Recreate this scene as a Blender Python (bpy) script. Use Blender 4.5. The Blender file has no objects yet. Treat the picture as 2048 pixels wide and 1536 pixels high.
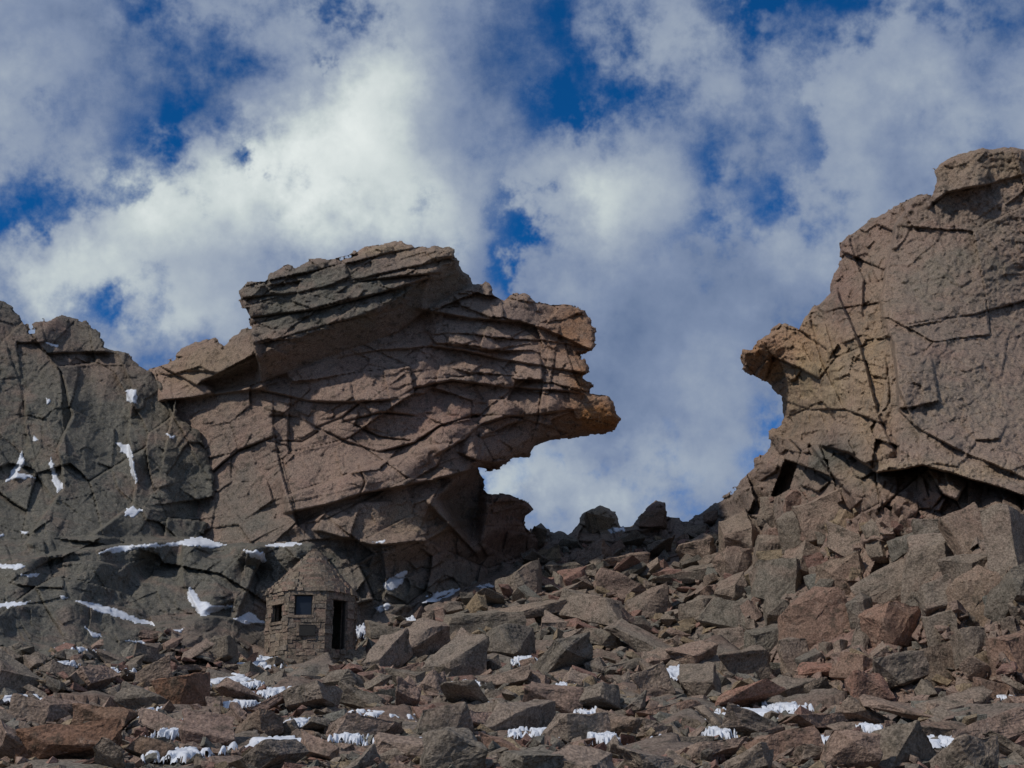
import bpy, bmesh, math, random
import numpy as np
from mathutils import Vector, Matrix, Euler, noise as mnoise
random.seed(7); rng=np.random.default_rng(7)
scene=bpy.context.scene
COL=scene.collection
TH=math.radians(18.0); FPX=2813.0; CZ=1.7
ct,st=math.cos(TH),math.sin(TH)

# ---------------- survey helpers (bearing/elevation -> world metres) -------------
def survey(px,py,Y):
    dx=(px-1024.)/FPX; dv=(768.-py)/FPX
    s=Y/(ct-dv*st)
    return dx*s, Y, CZ+(st+dv*ct)*s

# ---------------- noise helpers ---------------------------------------------------
def hsh(ix,iy,s):
    v=np.sin(ix*127.1+iy*311.7+s*74.7)*43758.5453
    return v-np.floor(v)
def vnoise(x,y,s):
    ix=np.floor(x);iy=np.floor(y);fx=x-ix;fy=y-iy
    fx=fx*fx*(3-2*fx);fy=fy*fy*(3-2*fy)
    a=hsh(ix,iy,s);b=hsh(ix+1,iy,s);c=hsh(ix,iy+1,s);d=hsh(ix+1,iy+1,s)
    return (a*(1-fx)+b*fx)*(1-fy)+(c*(1-fx)+d*fx)*fy-0.5
def fbm(x,y,s,o=4,g=0.5):
    r=0;a=1
    for i in range(o):
        r=r+a*vnoise(x*2**i+i*17.3,y*2**i-i*9.1,s+i); a*=g
    return r
def voro(px,py,sx,sy,ang,seed,jit=0.9):
    c,s=math.cos(math.radians(ang)),math.sin(math.radians(ang))
    u=(px*c+py*s)/sx; v=(-px*s+py*c)/sy
    iu=np.floor(u);iv=np.floor(v)
    f1=np.full(u.shape,9.);f2=np.full(u.shape,9.)
    bi=np.zeros(u.shape);bj=np.zeros(u.shape);du=np.zeros(u.shape);dv=np.zeros(u.shape)
    for a in(-1,0,1):
        for b in(-1,0,1):
            ci=iu+a;cj=iv+b
            cu=ci+.5+jit*(hsh(ci,cj,seed)-.5);cv=cj+.5+jit*(hsh(ci,cj,seed+3.3)-.5)
            ddu=u-cu;ddv=v-cv
            d=np.sqrt(ddu**2+ddv**2)
            m=d<f1
            f2=np.where(m,f1,np.minimum(f2,d))
            bi=np.where(m,ci,bi);bj=np.where(m,cj,bj);du=np.where(m,ddu,du);dv=np.where(m,ddv,dv)
            f1=np.where(m,d,f1)
    return f2-f1,du,dv,bi,bj
def facets(px,py,sx,sy,ang,seed,amp,tilt,groove=0.,gw=0.03):
    e,du,dv,bi,bj=voro(px,py,sx,sy,ang,seed)
    r1=hsh(bi,bj,seed+11);r2=hsh(bi,bj,seed+12);r3=hsh(bi,bj,seed+13)
    msk=np.clip(.5+2.5*vnoise(px/(sx*.7),py/(sx*.7),seed+5),0,1)
    return amp*(r1-.5)+tilt*((r2-.5)*du+(r3-.5)*dv)*2-groove*msk*np.exp(-(e/gw)**2)
def polyh(px,py,sx,sy,ang,seed,amp,tilt):
    """continuous faceted relief: upper envelope of randomly tilted planes"""
    c,s=math.cos(math.radians(ang)),math.sin(math.radians(ang))
    u=(px*c+py*s)/sx; v=(-px*s+py*c)/sy
    iu=np.floor(u);iv=np.floor(v)
    best=np.full(u.shape,-9.)
    for a in(-1,0,1):
        for b in(-1,0,1):
            ci=iu+a;cj=iv+b
            du=u-(ci+.2+.6*hsh(ci,cj,seed));dv=v-(cj+.2+.6*hsh(ci,cj,seed+3.3))
            h=amp*hsh(ci,cj,seed+5)+tilt*((hsh(ci,cj,seed+6)-.5)*du*2+(hsh(ci,cj,seed+7)-.5)*dv*2)-1.1*tilt*np.maximum(np.abs(du),np.abs(dv))
            best=np.maximum(best,h)
    return best
def bricks(px,py,sx,sy,ang,seed,amp,saw,tilt,groove=.2,gw=1.6,wob=.45):
    """jointed beds: rows of slabs, each slab a tilted plane standing proud at its lower lip"""
    c,s=math.cos(math.radians(ang)),math.sin(math.radians(ang))
    x=px*c+py*s; y=-px*s+py*c
    v=y/sy+wob*2*vnoise(x/(sx*1.1),y/(sy*4),seed)+.03*fbm(x/18,y/18,seed+1,2)
    row=np.floor(v);fv=v-row
    h1=hsh(row,row*0,seed+2);h2=hsh(row,row*0+1,seed+3)
    u=x/(sx*(.6+.9*h1))+h2*13+(h1-.5)*1.2*fv+.35*vnoise(y/sy*.9,x/sx*.5,seed+4)+.03*fbm(x/14,y/14,seed+6,2)
    col=np.floor(u+.35*vnoise(u,row*7.3,seed+7));fu=u+.35*vnoise(u,row*7.3,seed+7)-col
    r1=hsh(row,col,seed+8);r2=hsh(row,col,seed+9);r3=hsh(row,col,seed+10)
    ev=np.minimum(fv,1-fv)*sy;eu=np.minimum(fu,1-fu)*sx*(.6+.9*h1)
    m1=.2+.8*hsh(row,col,seed+14);m2=.2+.8*hsh(row,col,seed+15)
    r=amp*(r1-.5)+saw*(fv-.5)*(.2+1.4*r3)+tilt*((r2-.5)*(fu-.5)*2+(r3-.5)*(fv-.5))
    return r-groove*(m1*np.exp(-(ev/gw)**2)+m2*np.exp(-(eu/gw)**2))
def poly_sdf(px,py,poly):
    d=np.full(px.shape,1e9);ins=np.zeros(px.shape,bool)
    n=len(poly)
    for i in range(n):
        x1,y1=poly[i];x2,y2=poly[(i+1)%n]
        ex,ey=x2-x1,y2-y1;L=ex*ex+ey*ey+1e-9
        t=np.clip(((px-x1)*ex+(py-y1)*ey)/L,0,1)
        d=np.minimum(d,(px-x1-t*ex)**2+(py-y1-t*ey)**2)
        if y1!=y2:
            c=((y1>py)!=(y2>py))&(px<(x2-x1)*(py-y1)/(y2-y1)+x1)
            ins^=c
    d=np.sqrt(d)
    return np.where(ins,d,-d)
def line_d(px,py,pts):
    best=np.full(px.shape,1e9);side=np.zeros(px.shape);fade=np.ones(px.shape)
    n=len(pts)-1
    for i in range(n):
        x1,y1=pts[i];x2,y2=pts[i+1]
        ex,ey=x2-x1,y2-y1;L=math.hypot(ex,ey)+1e-9
        t=((px-x1)*ex+(py-y1)*ey)/L
        tc=np.clip(t,0,L)
        d=np.hypot(px-x1-tc*ex/L,py-y1-tc*ey/L)
        perp=((px-x1)*ey-(py-y1)*ex)/L
        over=np.zeros(px.shape)
        if i==0: over=np.maximum(over,-t)
        if i==n-1: over=np.maximum(over,t-L)
        m=d<best
        best=np.where(m,d,best);side=np.where(m,perp,side);fade=np.where(m,np.exp(-(np.maximum(over,0)/12.)**2),fade)
    return best,side,fade
def ledge(px,py,pts,h,L,crack=0.25,cw=1.6,mod=.85):
    d,s,f=line_d(px,py,pts)
    sg=1. if L>0 else -1.
    m=1-mod+mod*np.clip(1+2.8*vnoise(px/50,py/50,pts[0][0]*.37+pts[0][1]),0,2)
    up=1/(1+np.exp(-np.clip(sg*s/1.0,-30,30)))
    return f*m*(h*np.clip(1-d/(2.2*abs(L)),0,1)*up-crack*np.exp(-(d/cw)**2))
def tps(ctrl):
    P=np.array(ctrl,float);x=P[:,:2]/1000.;n=len(P)
    def K(r2): return 0.5*r2*np.log(r2+1e-12)
    r2=((x[:,None]-x[None])**2).sum(-1)
    A=np.zeros((n+3,n+3));A[:n,:n]=K(r2)+np.eye(n)*1e-3
    A[:n,n]=1;A[:n,n+1:]=x;A[n,:n]=1;A[n+1:,:n]=x.T
    w=np.linalg.solve(A,np.r_[P[:,2],0,0,0])
    def f(px,py):
        X=px/1000.;Yy=py/1000.
        r=w[n]+w[n+1]*X+w[n+2]*Yy
        for i in range(n): r=r+w[i]*K((X-x[i,0])**2+(Yy-x[i,1])**2)
        return r
    return f
def sstep(a,b,x):
    t=np.clip((x-a)/(b-a),0,1);return t*t*(3-2*t)

# ---------------- mesh helpers -----------------------------------------------------
def mesh_from(name,V,F,tint=None,flat=False):
    V=np.asarray(V,np.float32);F=np.asarray(F,np.int32);k=F.shape[1]
    me=bpy.data.meshes.new(name)
    me.vertices.add(len(V));me.vertices.foreach_set('co',V.ravel())
    me.loops.add(F.size);me.loops.foreach_set('vertex_index',F.ravel())
    me.polygons.add(len(F))
    me.polygons.foreach_set('loop_start',np.arange(0,F.size,k,dtype=np.int32))
    me.polygons.foreach_set('loop_total',np.full(len(F),k,np.int32))
    me.update(calc_edges=True);me.validate()
    if tint is not None:
        a=me.attributes.new('tint','FLOAT_COLOR','POINT')
        c=np.ones((len(V),4),np.float32);c[:,:3]=tint
        a.data.foreach_set('color',c.ravel())
    if flat: me.shade_flat()
    return me
def add_obj(name,me,mat,label=None,category=None,kind=None,group=None,parent=None):
    ob=bpy.data.objects.new(name,me);COL.objects.link(ob)
    if me is not None and mat is not None:
        me.materials.clear();me.materials.append(mat)
    if label: ob['label']=label
    if category: ob['category']=category
    if kind: ob['kind']=kind
    if group: ob['group']=group
    if parent: ob.parent=parent
    return ob

# ---------------- materials --------------------------------------------------------
class NT:
    def __init__(s,t): s.t=t
    def n(s,ty,**kw):
        nd=s.t.nodes.new(ty)
        for k,v in kw.items(): setattr(nd,k,v)
        return nd
    def l(s,a,b): s.t.links.new(a,b)
    def math(s,op,a,b=None,c=None,clamp=False):
        nd=s.n('ShaderNodeMath',operation=op);nd.use_clamp=clamp
        for i,v in enumerate((a,b,c)):
            if v is None: continue
            if isinstance(v,(int,float)): nd.inputs[i].default_value=v
            else: s.l(v,nd.inputs[i])
        return nd.outputs[0]
    def vmath(s,op,a,b=None,c=None,out=0):
        nd=s.n('ShaderNodeVectorMath',operation=op)
        for i,v in enumerate((a,b,c)):
            if v is None: continue
            if isinstance(v,(tuple,list)): nd.inputs[i].default_value=v
            else: s.l(v,nd.inputs[i])
        return nd.outputs[out]
    def noise(s,vec,scale,detail=5,rough=.55,dist=0.,out=0):
        nd=s.n('ShaderNodeTexNoise');s.l(vec,nd.inputs['Vector'])
        nd.inputs['Scale'].default_value=scale;nd.inputs['Detail'].default_value=detail
        nd.inputs['Roughness'].default_value=rough;nd.inputs['Distortion'].default_value=dist
        return nd.outputs[out]
    def rng(s,v,a,b,c,d,smooth=False):
        nd=s.n('ShaderNodeMapRange');nd.clamp=True
        if smooth: nd.interpolation_type='SMOOTHSTEP'
        s.l(v,nd.inputs[0])
        for i,k in enumerate((a,b,c,d)): nd.inputs[i+1].default_value=k
        return nd.outputs[0]
    def mix(s,f,a,b,mode='MIX'):
        nd=s.n('ShaderNodeMix',data_type='RGBA',blend_type=mode)
        for sock,v in((nd.inputs[0],f),(nd.inputs[6],a),(nd.inputs[7],b)):
            if isinstance(v,(int,float)): sock.default_value=v
            elif isinstance(v,(tuple,list)): sock.default_value=(*v[:3],1)
            else: s.l(v,sock)
        return nd.outputs[2]

def rock_material(name,use_obj=False,bump=0.05,gain=1.0):
    m=bpy.data.materials.new(name);m.use_nodes=True;t=m.node_tree;t.nodes.clear();N=NT(t)
    out=N.n('ShaderNodeOutputMaterial');bs=N.n('ShaderNodeBsdfPrincipled')
    N.l(bs.outputs[0],out.inputs[0])
    pos=N.n('ShaderNodeNewGeometry').outputs['Position']
    if use_obj:
        oi=N.n('ShaderNodeObjectInfo')
        cr=N.n('ShaderNodeValToRGB');N.l(oi.outputs['Random'],cr.inputs[0])
        e=cr.color_ramp.elements
        e[0].position=0;e[0].color=(.185,.155,.125,1);e[1].position=1;e[1].color=(.245,.168,.135,1)
        for p,c in((.25,(.24,.19,.152,1)),(.5,(.17,.150,.123,1)),(.75,(.26,.20,.158,1))):
            q=e.new(p);q.color=c
        base=N.mix(1.0,cr.outputs[0],oi.outputs['Color'],'MULTIPLY')
        pos=N.vmath('ADD',pos,oi.outputs['Location'])
    else:
        at=N.n('ShaderNodeAttribute',attribute_name='tint');base=at.outputs['Color']
    n1=N.noise(pos,.45,5,.6,.4);n2=N.noise(pos,3.0,5,.68);n3=N.noise(pos,17,3,.7)
    g=gain
    c=N.mix(N.rng(n1,.52,.7,0,.4),base,(.31*g,.195*g,.152*g))
    c=N.mix(N.rng(n1,.46,.3,0,.5),c,(.14*g,.133*g,.108*g))
    c=N.mix(N.rng(n2,.54,.64,0,.65),c,(.06*g,.055*g,.043*g))
    c=N.mix(N.rng(n2,.44,.32,0,.35),c,(.37*g,.30*g,.235*g))
    c=N.mix(1.0,c,N.rng(n3,.33,.68,.5,1.42),'MULTIPLY')
    N.l(c,bs.inputs['Base Color'])
    bs.inputs['Roughness'].default_value=.92
    bs.inputs['Specular IOR Level'].default_value=.12
    h=N.math('MULTIPLY_ADD',n3,.5,N.math('MULTIPLY',n2,1.6))
    bp=N.n('ShaderNodeBump');bp.inputs['Strength'].default_value=1.;bp.inputs['Distance'].default_value=bump*2
    N.l(h,bp.inputs['Height']);N.l(bp.outputs[0],bs.inputs['Normal'])
    return m
def flat_material(name,col,rough=.8,metal=0,nscale=8,amt=.3,bump=.01,spec=.3):
    m=bpy.data.materials.new(name);m.use_nodes=True;t=m.node_tree;t.nodes.clear();N=NT(t)
    out=N.n('ShaderNodeOutputMaterial');bs=N.n('ShaderNodeBsdfPrincipled');N.l(bs.outputs[0],out.inputs[0])
    pos=N.n('ShaderNodeNewGeometry').outputs['Position'];n=N.noise(pos,nscale,5,.6)
    c=N.mix(1.0,col,N.rng(n,.3,.7,1-amt,1+amt),'MULTIPLY');N.l(c,bs.inputs['Base Color'])
    bs.inputs['Roughness'].default_value=rough;bs.inputs['Metallic'].default_value=metal
    bs.inputs['Specular IOR Level'].default_value=spec
    bp=N.n('ShaderNodeBump');bp.inputs['Distance'].default_value=bump;N.l(n,bp.inputs['Height']);N.l(bp.outputs[0],bs.inputs['Normal'])
    return m
M_ROCK=rock_material('rock_cliff',bump=.06)
M_BOULD=rock_material('rock_boulder',True,.025,.88)
M_RUB=rock_material('rock_rubble',False,.025,.88)
M_SNOW=flat_material('snow_surface',(.62,.65,.70),.7,0,3,.16,.05)
M_STONE=rock_material('hut_stone',False,.015,.9)
M_WOOD=flat_material('dark_wood',(.025,.021,.017),.8,0,14,.4,.01)
M_GLASS=flat_material('window_glass',(.015,.02,.03),.3,0,2,.15,.0,.35)
M_PLATE=flat_material('plaque_bronze',(.03,.028,.025),.6,.3,20,.3,.004)

# ---------------- formations ----------------------------------------------------------
PINK=np.array([.315,.225,.178]);GREY=np.array([.160,.152,.128]);TAN=np.array([.36,.275,.18])
ORNG=np.array([.40,.19,.075]);DARK=np.array([.09,.082,.068]);RED=np.array([.275,.165,.132])
def blobs(px,py,base,lst):
    c=np.zeros(px.shape+(3,))+base
    for (cx,cy,rx,ry,col,a) in lst:
        w=a*np.exp(-((px-cx)/rx)**2-((py-cy)/ry)**2)
        w=w*(1+.8*fbm(px/35,py/35,cx*.01,3)); w=np.clip(w,0,1)[...,None]
        c=c*(1-w)+col*w
    return c
FIELDS=[]
def formation(name,poly,base_fn,relief_fn,tint_fn,T=5.,step=2.,edge=8.,edge_depth=.55,jag=5.,label='',cat=''):
    P=np.array(poly,float);x0,y0=P.min(0)-8;x1,y1=P.max(0)+8
    xs=np.arange(x0,x1,step);ys=np.arange(y0,y1,step)
    px,py=np.meshgrid(xs,ys)
    wx=px+.9*jag*fbm(px/38,py/38,3,3);wy=py+.9*jag*fbm(px/38,py/38,8,3)
    sd=poly_sdf(wx,wy,poly)
    sd=sd+1.7*jag*(hsh(*voro(px,py,34,18,-12,21)[3:5],5)-.5)+.7*jag*(hsh(*voro(px,py,12,9,10,22)[3:5],6)-.5)
    gy,gx=np.gradient(sd,step);g=np.sqrt(gx**2+gy**2)+1e-6
    ins=sd>0
    cell=ins[:-1,:-1]|ins[1:,:-1]|ins[:-1,1:]|ins[1:,1:]
    mv=np.clip(-sd,0,step*1.4)
    qx=np.where(ins,px,px+gx/g/np.maximum(g,.7)*mv);qy=np.where(ins,py,py+gy/g/np.maximum(g,.7)*mv)
    r=relief_fn(px,py)
    base=base_fn(px,py)
    k=np.clip(sd/edge,0,1);rd=edge_depth*(1-k)**1.5
    Y=base-r+rd
    FIELDS.append((x0,y0,step,Y,ins,name))
    H,W=px.shape;idx=np.arange(H*W).reshape(H,W)
    used=np.zeros((H,W),bool)
    for a in(slice(0,-1),slice(1,None)):
        for b in(slice(0,-1),slice(1,None)): used[a,b]|=cell
    mp=-np.ones(H*W,int);uid=np.flatnonzero(used.ravel());mp[uid]=np.arange(len(uid))
    q=np.stack([idx[1:,:-1][cell],idx[1:,1:][cell],idx[:-1,1:][cell],idx[:-1,:-1][cell]],1)
    q=mp[q]
    vx,vy,vY=qx.ravel()[uid],qy.ravel()[uid],Y.ravel()[uid]
    X,_,Z=survey(vx,vy,vY);front=np.stack([X,vY,Z],1)
    bY=(base+T-rd).ravel()[uid];bY=np.maximum(bY,vY+.3)
    X,_,Z=survey(vx,vy,bY);back=np.stack([X,bY,Z],1)
    n=len(uid)
    e=np.concatenate([q[:,[0,1]],q[:,[1,2]],q[:,[2,3]],q[:,[3,0]]])
    key=np.minimum(e[:,0],e[:,1]).astype(np.int64)*n*2+np.maximum(e[:,0],e[:,1])
    _,inv,cnt=np.unique(key,return_inverse=True,return_counts=True)
    be=e[cnt[inv]==1]
    side=np.stack([be[:,1],be[:,0],be[:,0]+n,be[:,1]+n],1)
    F=np.concatenate([q,q[:,::-1]+n,side])
    tt=tint_fn(px,py).reshape(-1,3)[uid]
    me=mesh_from(name,np.concatenate([front,back]),F,np.concatenate([tt,tt]))
    return add_obj(name,me,M_ROCK,label,cat),(px,py,Y,sd)

# --- overhanging formation
A_poly=[(460,580),(500,540),(560,510),(700,480),(800,460),(925,470),(950,560),(940,575),(860,618),(800,662),(690,702),(600,735),(525,765),(500,660)]
E2=[(520,775),(600,738),(690,706),(800,664),(845,640),(870,612),(945,570)]
main_poly=[(300,738),(345,722),(380,690),(430,675),(450,690),(485,663),(502,658),(486,605),(474,582),(490,566),(530,562),(548,540),(575,527),(590,535),(620,521),(660,522),(700,512),(725,492),(760,486),(805,482),(830,498),(870,493),(905,497),(915,520),(925,545),(942,556),(944,566),(975,570),(990,590),(1010,600),(1020,588),(1050,587),(1075,603),(1105,612),(1140,612),(1172,622),(1186,650),(1192,688),(1184,702),(1155,710),(1172,724),(1180,745),(1170,755),(1186,770),(1180,785),(1215,792),(1226,805),(1228,825),(1241,840),(1232,862),(1200,868),(1150,875),(1100,882),(1072,892),(1060,915),(1030,918),(1000,936),(980,940),(957,938),(970,960),(965,975),(975,990),(1020,990),(1050,1003),(1064,1020),(1050,1032),(1045,1050),(1062,1065),(1110,1090),(1110,1200),(900,1300),(640,1340),(560,1330),(540,1100),(380,1100),(330,900),(290,780)]
main_base=tps([(300,740,77),(500,660,74),(800,490,74),(1190,650,75),(1240,840,73),(955,935,73.5),(700,1000,71),(600,1250,67),(800,1230,70),(900,1200,73),(1060,1030,78.5),(1100,1080,83),(430,950,73),(560,850,73),(850,800,72.5),(400,1080,71),(1000,1140,78)])
def warp(px,py,s,a=10.,b=4.):
    return px+a*2*fbm(px/190,py/190,s,2)+b*fbm(px/30,py/30,s+2,3),py+a*2*fbm(px/190,py/190,s+4,2)+b*fbm(px/30,py/30,s+6,3)
def main_relief(px,py):
    wx,wy=warp(px,py,31,4,1.6)
    a=sstep(-2,2,poly_sdf(wx,wy,A_poly))
    d2,_,_=line_d(wx,wy,E2)
    und=np.clip(d2/60,0,1)
    up=und**4*(bricks(wx,wy,150,40,-14,1,.22,.25,.5,.22,1.4,.3)+facets(wx,wy,90,34,-22,2,.22,.45,.05)+facets(wx,wy,26,14,-16,25,.10,.22))+.06*facets(wx,wy,60,40,-12,77,.6,.8)
    lo=facets(wx,wy,210,120,-22,4,.5,1.0,.25,.008)+facets(wx,wy,110,60,-24,24,.2,.42,.15,.012)+facets(wx,wy,44,26,-20,14,.06,.18)+.4*polyh(wx,wy,150,110,-12,15,.6,.8)
    right=sstep(840,880,px)*sstep(880,850,py)
    ro=bricks(wx,wy,170,88,8,6,.3,.25,.8,.2,1.3,.3)+facets(wx,wy,110,54,14,9,.35,.8,.15,.012)+facets(wx,wy,34,22,0,17,.10,.22)+.5*polyh(wx,wy,120,70,8,18,.5,.8)
    lo=lo*(1-right)+right*ro
    r=a*up+(1-a)*lo
    r+=a*2.7*und
    for pts,h,L,c in [
      ([(525,782),(620,800),(700,802),(790,797),(830,772),(900,762),(1000,776),(1160,790)],.5,50,.4),
      ([(545,830),(600,832),(640,852),(700,882),(760,902),(830,886),(880,852),(950,832)],.3,50,.4),
      ([(885,905),(930,880),(960,852),(1010,836),(1080,832),(1150,822)],.7,36,.4),
      ([(870,885),(940,918),(1000,938)],.45,30,.4),
      ([(580,985),(660,958),(720,936),(800,908),(860,890),(900,888)],.8,-60,.35),
      ([(720,930),(732,962),(720,990)],.3,30,.4),
      ([(600,1045),(700,1002),(860,996)],.5,-50,.25),
      ([(548,800),(552,870),(566,930),(590,1015),(600,1050)],.4,-30,.35),
      ([(430,945),(480,902),(550,872)],.3,30,.4),
      ([(690,840),(770,822),(830,830)],.2,40,.35),
      ([(690,835),(760,870),(820,880)],.2,40,.35),
      ([(895,650),(893,692),(960,702),(1060,690)],.3,30,.35),
      ([(690,712),(760,700),(860,692),(930,705),(1100,740),(1170,750)],.6,36,.35),
      ([(640,860),(610,880),(560,880)],.2,30,.35),
      ([(640,850),(690,830),(720,805)],.2,30,.35),
      ([(380,740),(450,745),(515,720)],.8,40,.3),
      ([(490,600),(600,590),(720,565),(880,548)],.45,30,.35),
      ([(500,640),(640,622),(760,590),(860,560)],.3,26,.35),
      ([(1095,720),(1085,790),(1075,850)],.3,30,.3)]:
        r+=ledge(wx,wy,pts,h,L,c)
    for pts,h,L,c in [
      ([(585,1022),(660,1006),(730,986),(860,962),(955,938)],1.7,50,.3),
      ([(860,1012),(905,1062),(945,1110)],1.2,60,.3),
      ([(640,1062),(740,1092),(850,1086),(900,1062)],1.3,50,.3),
      ([(850,622),(940,640),(1040,642),(1100,666),(1180,702)],1.0,40,.4),
      ([(330,800),(420,790),(520,778)],1.2,60,.3),
      ([(760,1100),(770,1180),(740,1240)],1.4,60,.3)]:
        r+=ledge(wx,wy,pts,h,L,c,mod=.3)
    k=poly_sdf(wx,wy,[(868,1000),(900,965),(955,932),(985,945),(975,1000),(965,1100),(930,1110),(895,1050)])
    r-=2.4*sstep(-3,24,k)
    k=poly_sdf(wx,wy,[(400,760),(520,722),(525,775),(430,790)])
    r-=1.4*sstep(-4,16,k)
    d,_,_=line_d(px,py,[(955,938),(1000,938),(1060,918),(1075,892),(1150,876),(1240,862)])
    r-=1.6*np.exp(-d/14)
    r+=.08*fbm(px/12,py/8,44,4,.62)
    f=sstep(1060,1110,py+.25*(px-900))
    r=r*(1-.5*f)+f*(facets(wx,wy,120,95,30,51,1.5,1.8,.2)+polyh(wx,wy,120,130,20,51,1.2,1.2)+facets(wx,wy,44,40,10,52,.3,.6))
    return r
def main_tint(px,py):
    b=blobs(px,py,PINK,[(700,590,250,80,GREY*.95,1.0),(620,620,180,70,GREY*.92,.9),(900,520,60,60,TAN*.8,.5),(500,1000,90,160,GREY,.7),(420,740,110,60,TAN*.8,.6),
      (1140,660,60,60,ORNG*.75,.7),(1195,835,60,42,ORNG,1.15),(1165,760,26,40,ORNG*.8,.7),(760,500,80,14,TAN,.6),(800,1040,120,40,TAN,.5),(900,700,160,70,PINK*1.12,.8),
      (900,830,90,40,RED,.8),(850,1180,200,70,GREY,.85),(1000,1050,60,70,RED*.62,.9),(720,850,140,60,PINK*.9,.8),(640,1150,110,100,GREY,.9),(920,1020,50,60,DARK,.6)])
    return b
formation('overhanging_rock_formation',main_poly,main_base,main_relief,main_tint,T=6,jag=4.5,
  label='massive layered pinkish-grey granite outcrop overhanging a gap in the ridge',cat='rock formation')

# --- right cliff
cl_poly=[(2300,270),(2048,300),(2010,294),(1985,300),(1960,295),(1925,306),(1900,312),(1868,337),(1876,357),(1868,382),(1868,412),(1856,386),(1830,393),(1790,411),(1742,440),(1700,470),(1680,487),(1680,520),(1665,548),(1660,587),(1622,622),(1602,656),(1570,648),(1540,666),(1514,684),(1505,700),(1484,698),(1480,722),(1486,738),(1512,750),(1545,775),(1562,795),(1568,835),(1560,850),(1538,866),(1540,895),(1510,920),(1512,937),(1480,965),(1460,990),(1430,1006),(1382,1042),(1352,1066),(1330,1110),(1380,1220),(1430,1300),(1540,1420),(1750,1480),(2300,1500)]
cl_base=tps([(1360,1060,84.5),(1430,1010,83),(1400,1150,74.5),(1450,1160,71.5),(1500,1250,61.5),(1600,1350,50.5),(1750,1400,43),(2048,1425,37),(2048,1200,44),(1800,1200,52),(1600,1130,66),(1700,960,62),(2048,985,51),(1560,850,74),(1482,715,73),(1680,520,71),(1868,380,68),(2048,300,66),(2048,700,59),(1800,700,62),(1640,800,68),(1480,1000,78),(2300,700,56),(2300,1200,40)])
ovx=[1500,1560,1620,1700,1760,1850,1950,2048,2300];ovy=[850,868,884,908,948,935,962,988,1040]
def cl_relief(px,py):
    wx,wy=warp(px,py,61,5,3.0)
    yl=np.interp(wx,ovx,ovy);s=yl-wy
    up=sstep(-2,2,s)
    bx=np.interp(wy,[300,450,600,700,850,900],[1900,1790,1760,1785,1800,1800])
    face=sstep(-4,4,wx-bx)
    u1=1.3*polyh(wx,wy,90,150,12,63,1.,1.4)+facets(wx,wy,110,120,12,63,.5,1.1,.25)+facets(wx,wy,44,50,-15,64,.3,.5,.1)+facets(wx,wy,20,18,5,73,.12,.25)
    u2=facets(wx,wy,230,180,-14,71,.2,.9,.25,.006)+.6*polyh(wx,wy,190,160,-10,74,1.,1.3)+facets(wx,wy,70,56,-20,72,.05,.3,0)+facets(wx,wy,20,17,-20,78,.04,.12,0)
    u=u1*(1-face)+u2*face+face*(1.9-.016*(wx-bx))+.16*fbm(px/10,py/9,66,4,.7)
    l=1.2*polyh(wx,wy,120,130,22,76,2.2,2.2)+facets(wx,wy,90,120,18,67,1.6,1.8,.35)+facets(wx,wy,40,50,-14,68,.6,1.0,.2)+facets(wx,wy,16,18,20,69,.10,.22)+.06*fbm(px/9,py/9,70,3)
    r=up*u+(1-up)*l
    k=sstep(1560,1760,px)
    r+=k*(up*2.8*np.clip(1-s/340,0,1)-(1-up)*2.4*np.exp(np.minimum(s,0)/36))
    for pts,h,L,c,m in [
      ([(1680,590),(1715,680),(1738,760),(1762,850),(1790,900)],1.3,-45,.5,.3),
      ([(1620,640),(1640,720),(1690,820)],.6,-45,.4,.6),
      ([(1790,652),(1860,640),(1950,628),(2060,600)],.35,60,.4,.7),
      ([(1786,690),(1790,770),(1830,855),(1920,905),(2060,955)],.7,60,.3,.6),
      ([(1560,800),(1620,820),(1690,822),(1760,850)],.5,40,.4,.6),
      ([(1868,410),(1900,380),(1960,370),(2048,350)],.9,40,.4,.6),
      ([(1700,480),(1730,560),(1725,620)],.9,-40,.4,.4),
      ([(1600,660),(1650,700),(1665,780)],.4,40,.3,.6),
      ([(1620,890),(1650,930),(1700,990),(1720,1080)],1.4,60,.5,.4),
      ([(1830,1290),(1900,1280),(1990,1286)],1.1,60,.4,.4)]:
        r+=ledge(wx,wy,pts,h,L,c,mod=m)
    return r
def cl_tint(px,py):
    return blobs(px,py,PINK*.95,[(1620,750,110,110,np.array([.38,.285,.175]),1.),(1700,560,50,110,RED*.9,.7),(1525,705,50,40,ORNG*.9,.6),(1600,690,60,40,ORNG,.35),(1800,440,120,40,RED,.4),(1900,520,180,160,np.array([.235,.195,.152]),.9),
      (1950,800,180,110,np.array([.275,.222,.172]),.9),(1960,330,120,40,TAN*.8,.6),(1745,760,40,180,np.array([.38,.27,.165]),.7),(1850,945,200,25,TAN*1.1,.8),(1450,1060,120,90,GREY*1.1,.6),
      (1650,920,70,50,GREY*.9,.8),(1800,1180,180,120,PINK,.6),(1980,1120,120,120,np.array([.255,.205,.162]),.9),(1720,1260,120,60,RED,.7),(1500,1200,120,80,GREY*1.3,.7)])
formation('rocky_cliff',cl_poly,cl_base,cl_relief,cl_tint,T=7,jag=4,
  label='tall tan granite cliff above jointed blocks and a narrow beak',cat='cliff')

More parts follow.
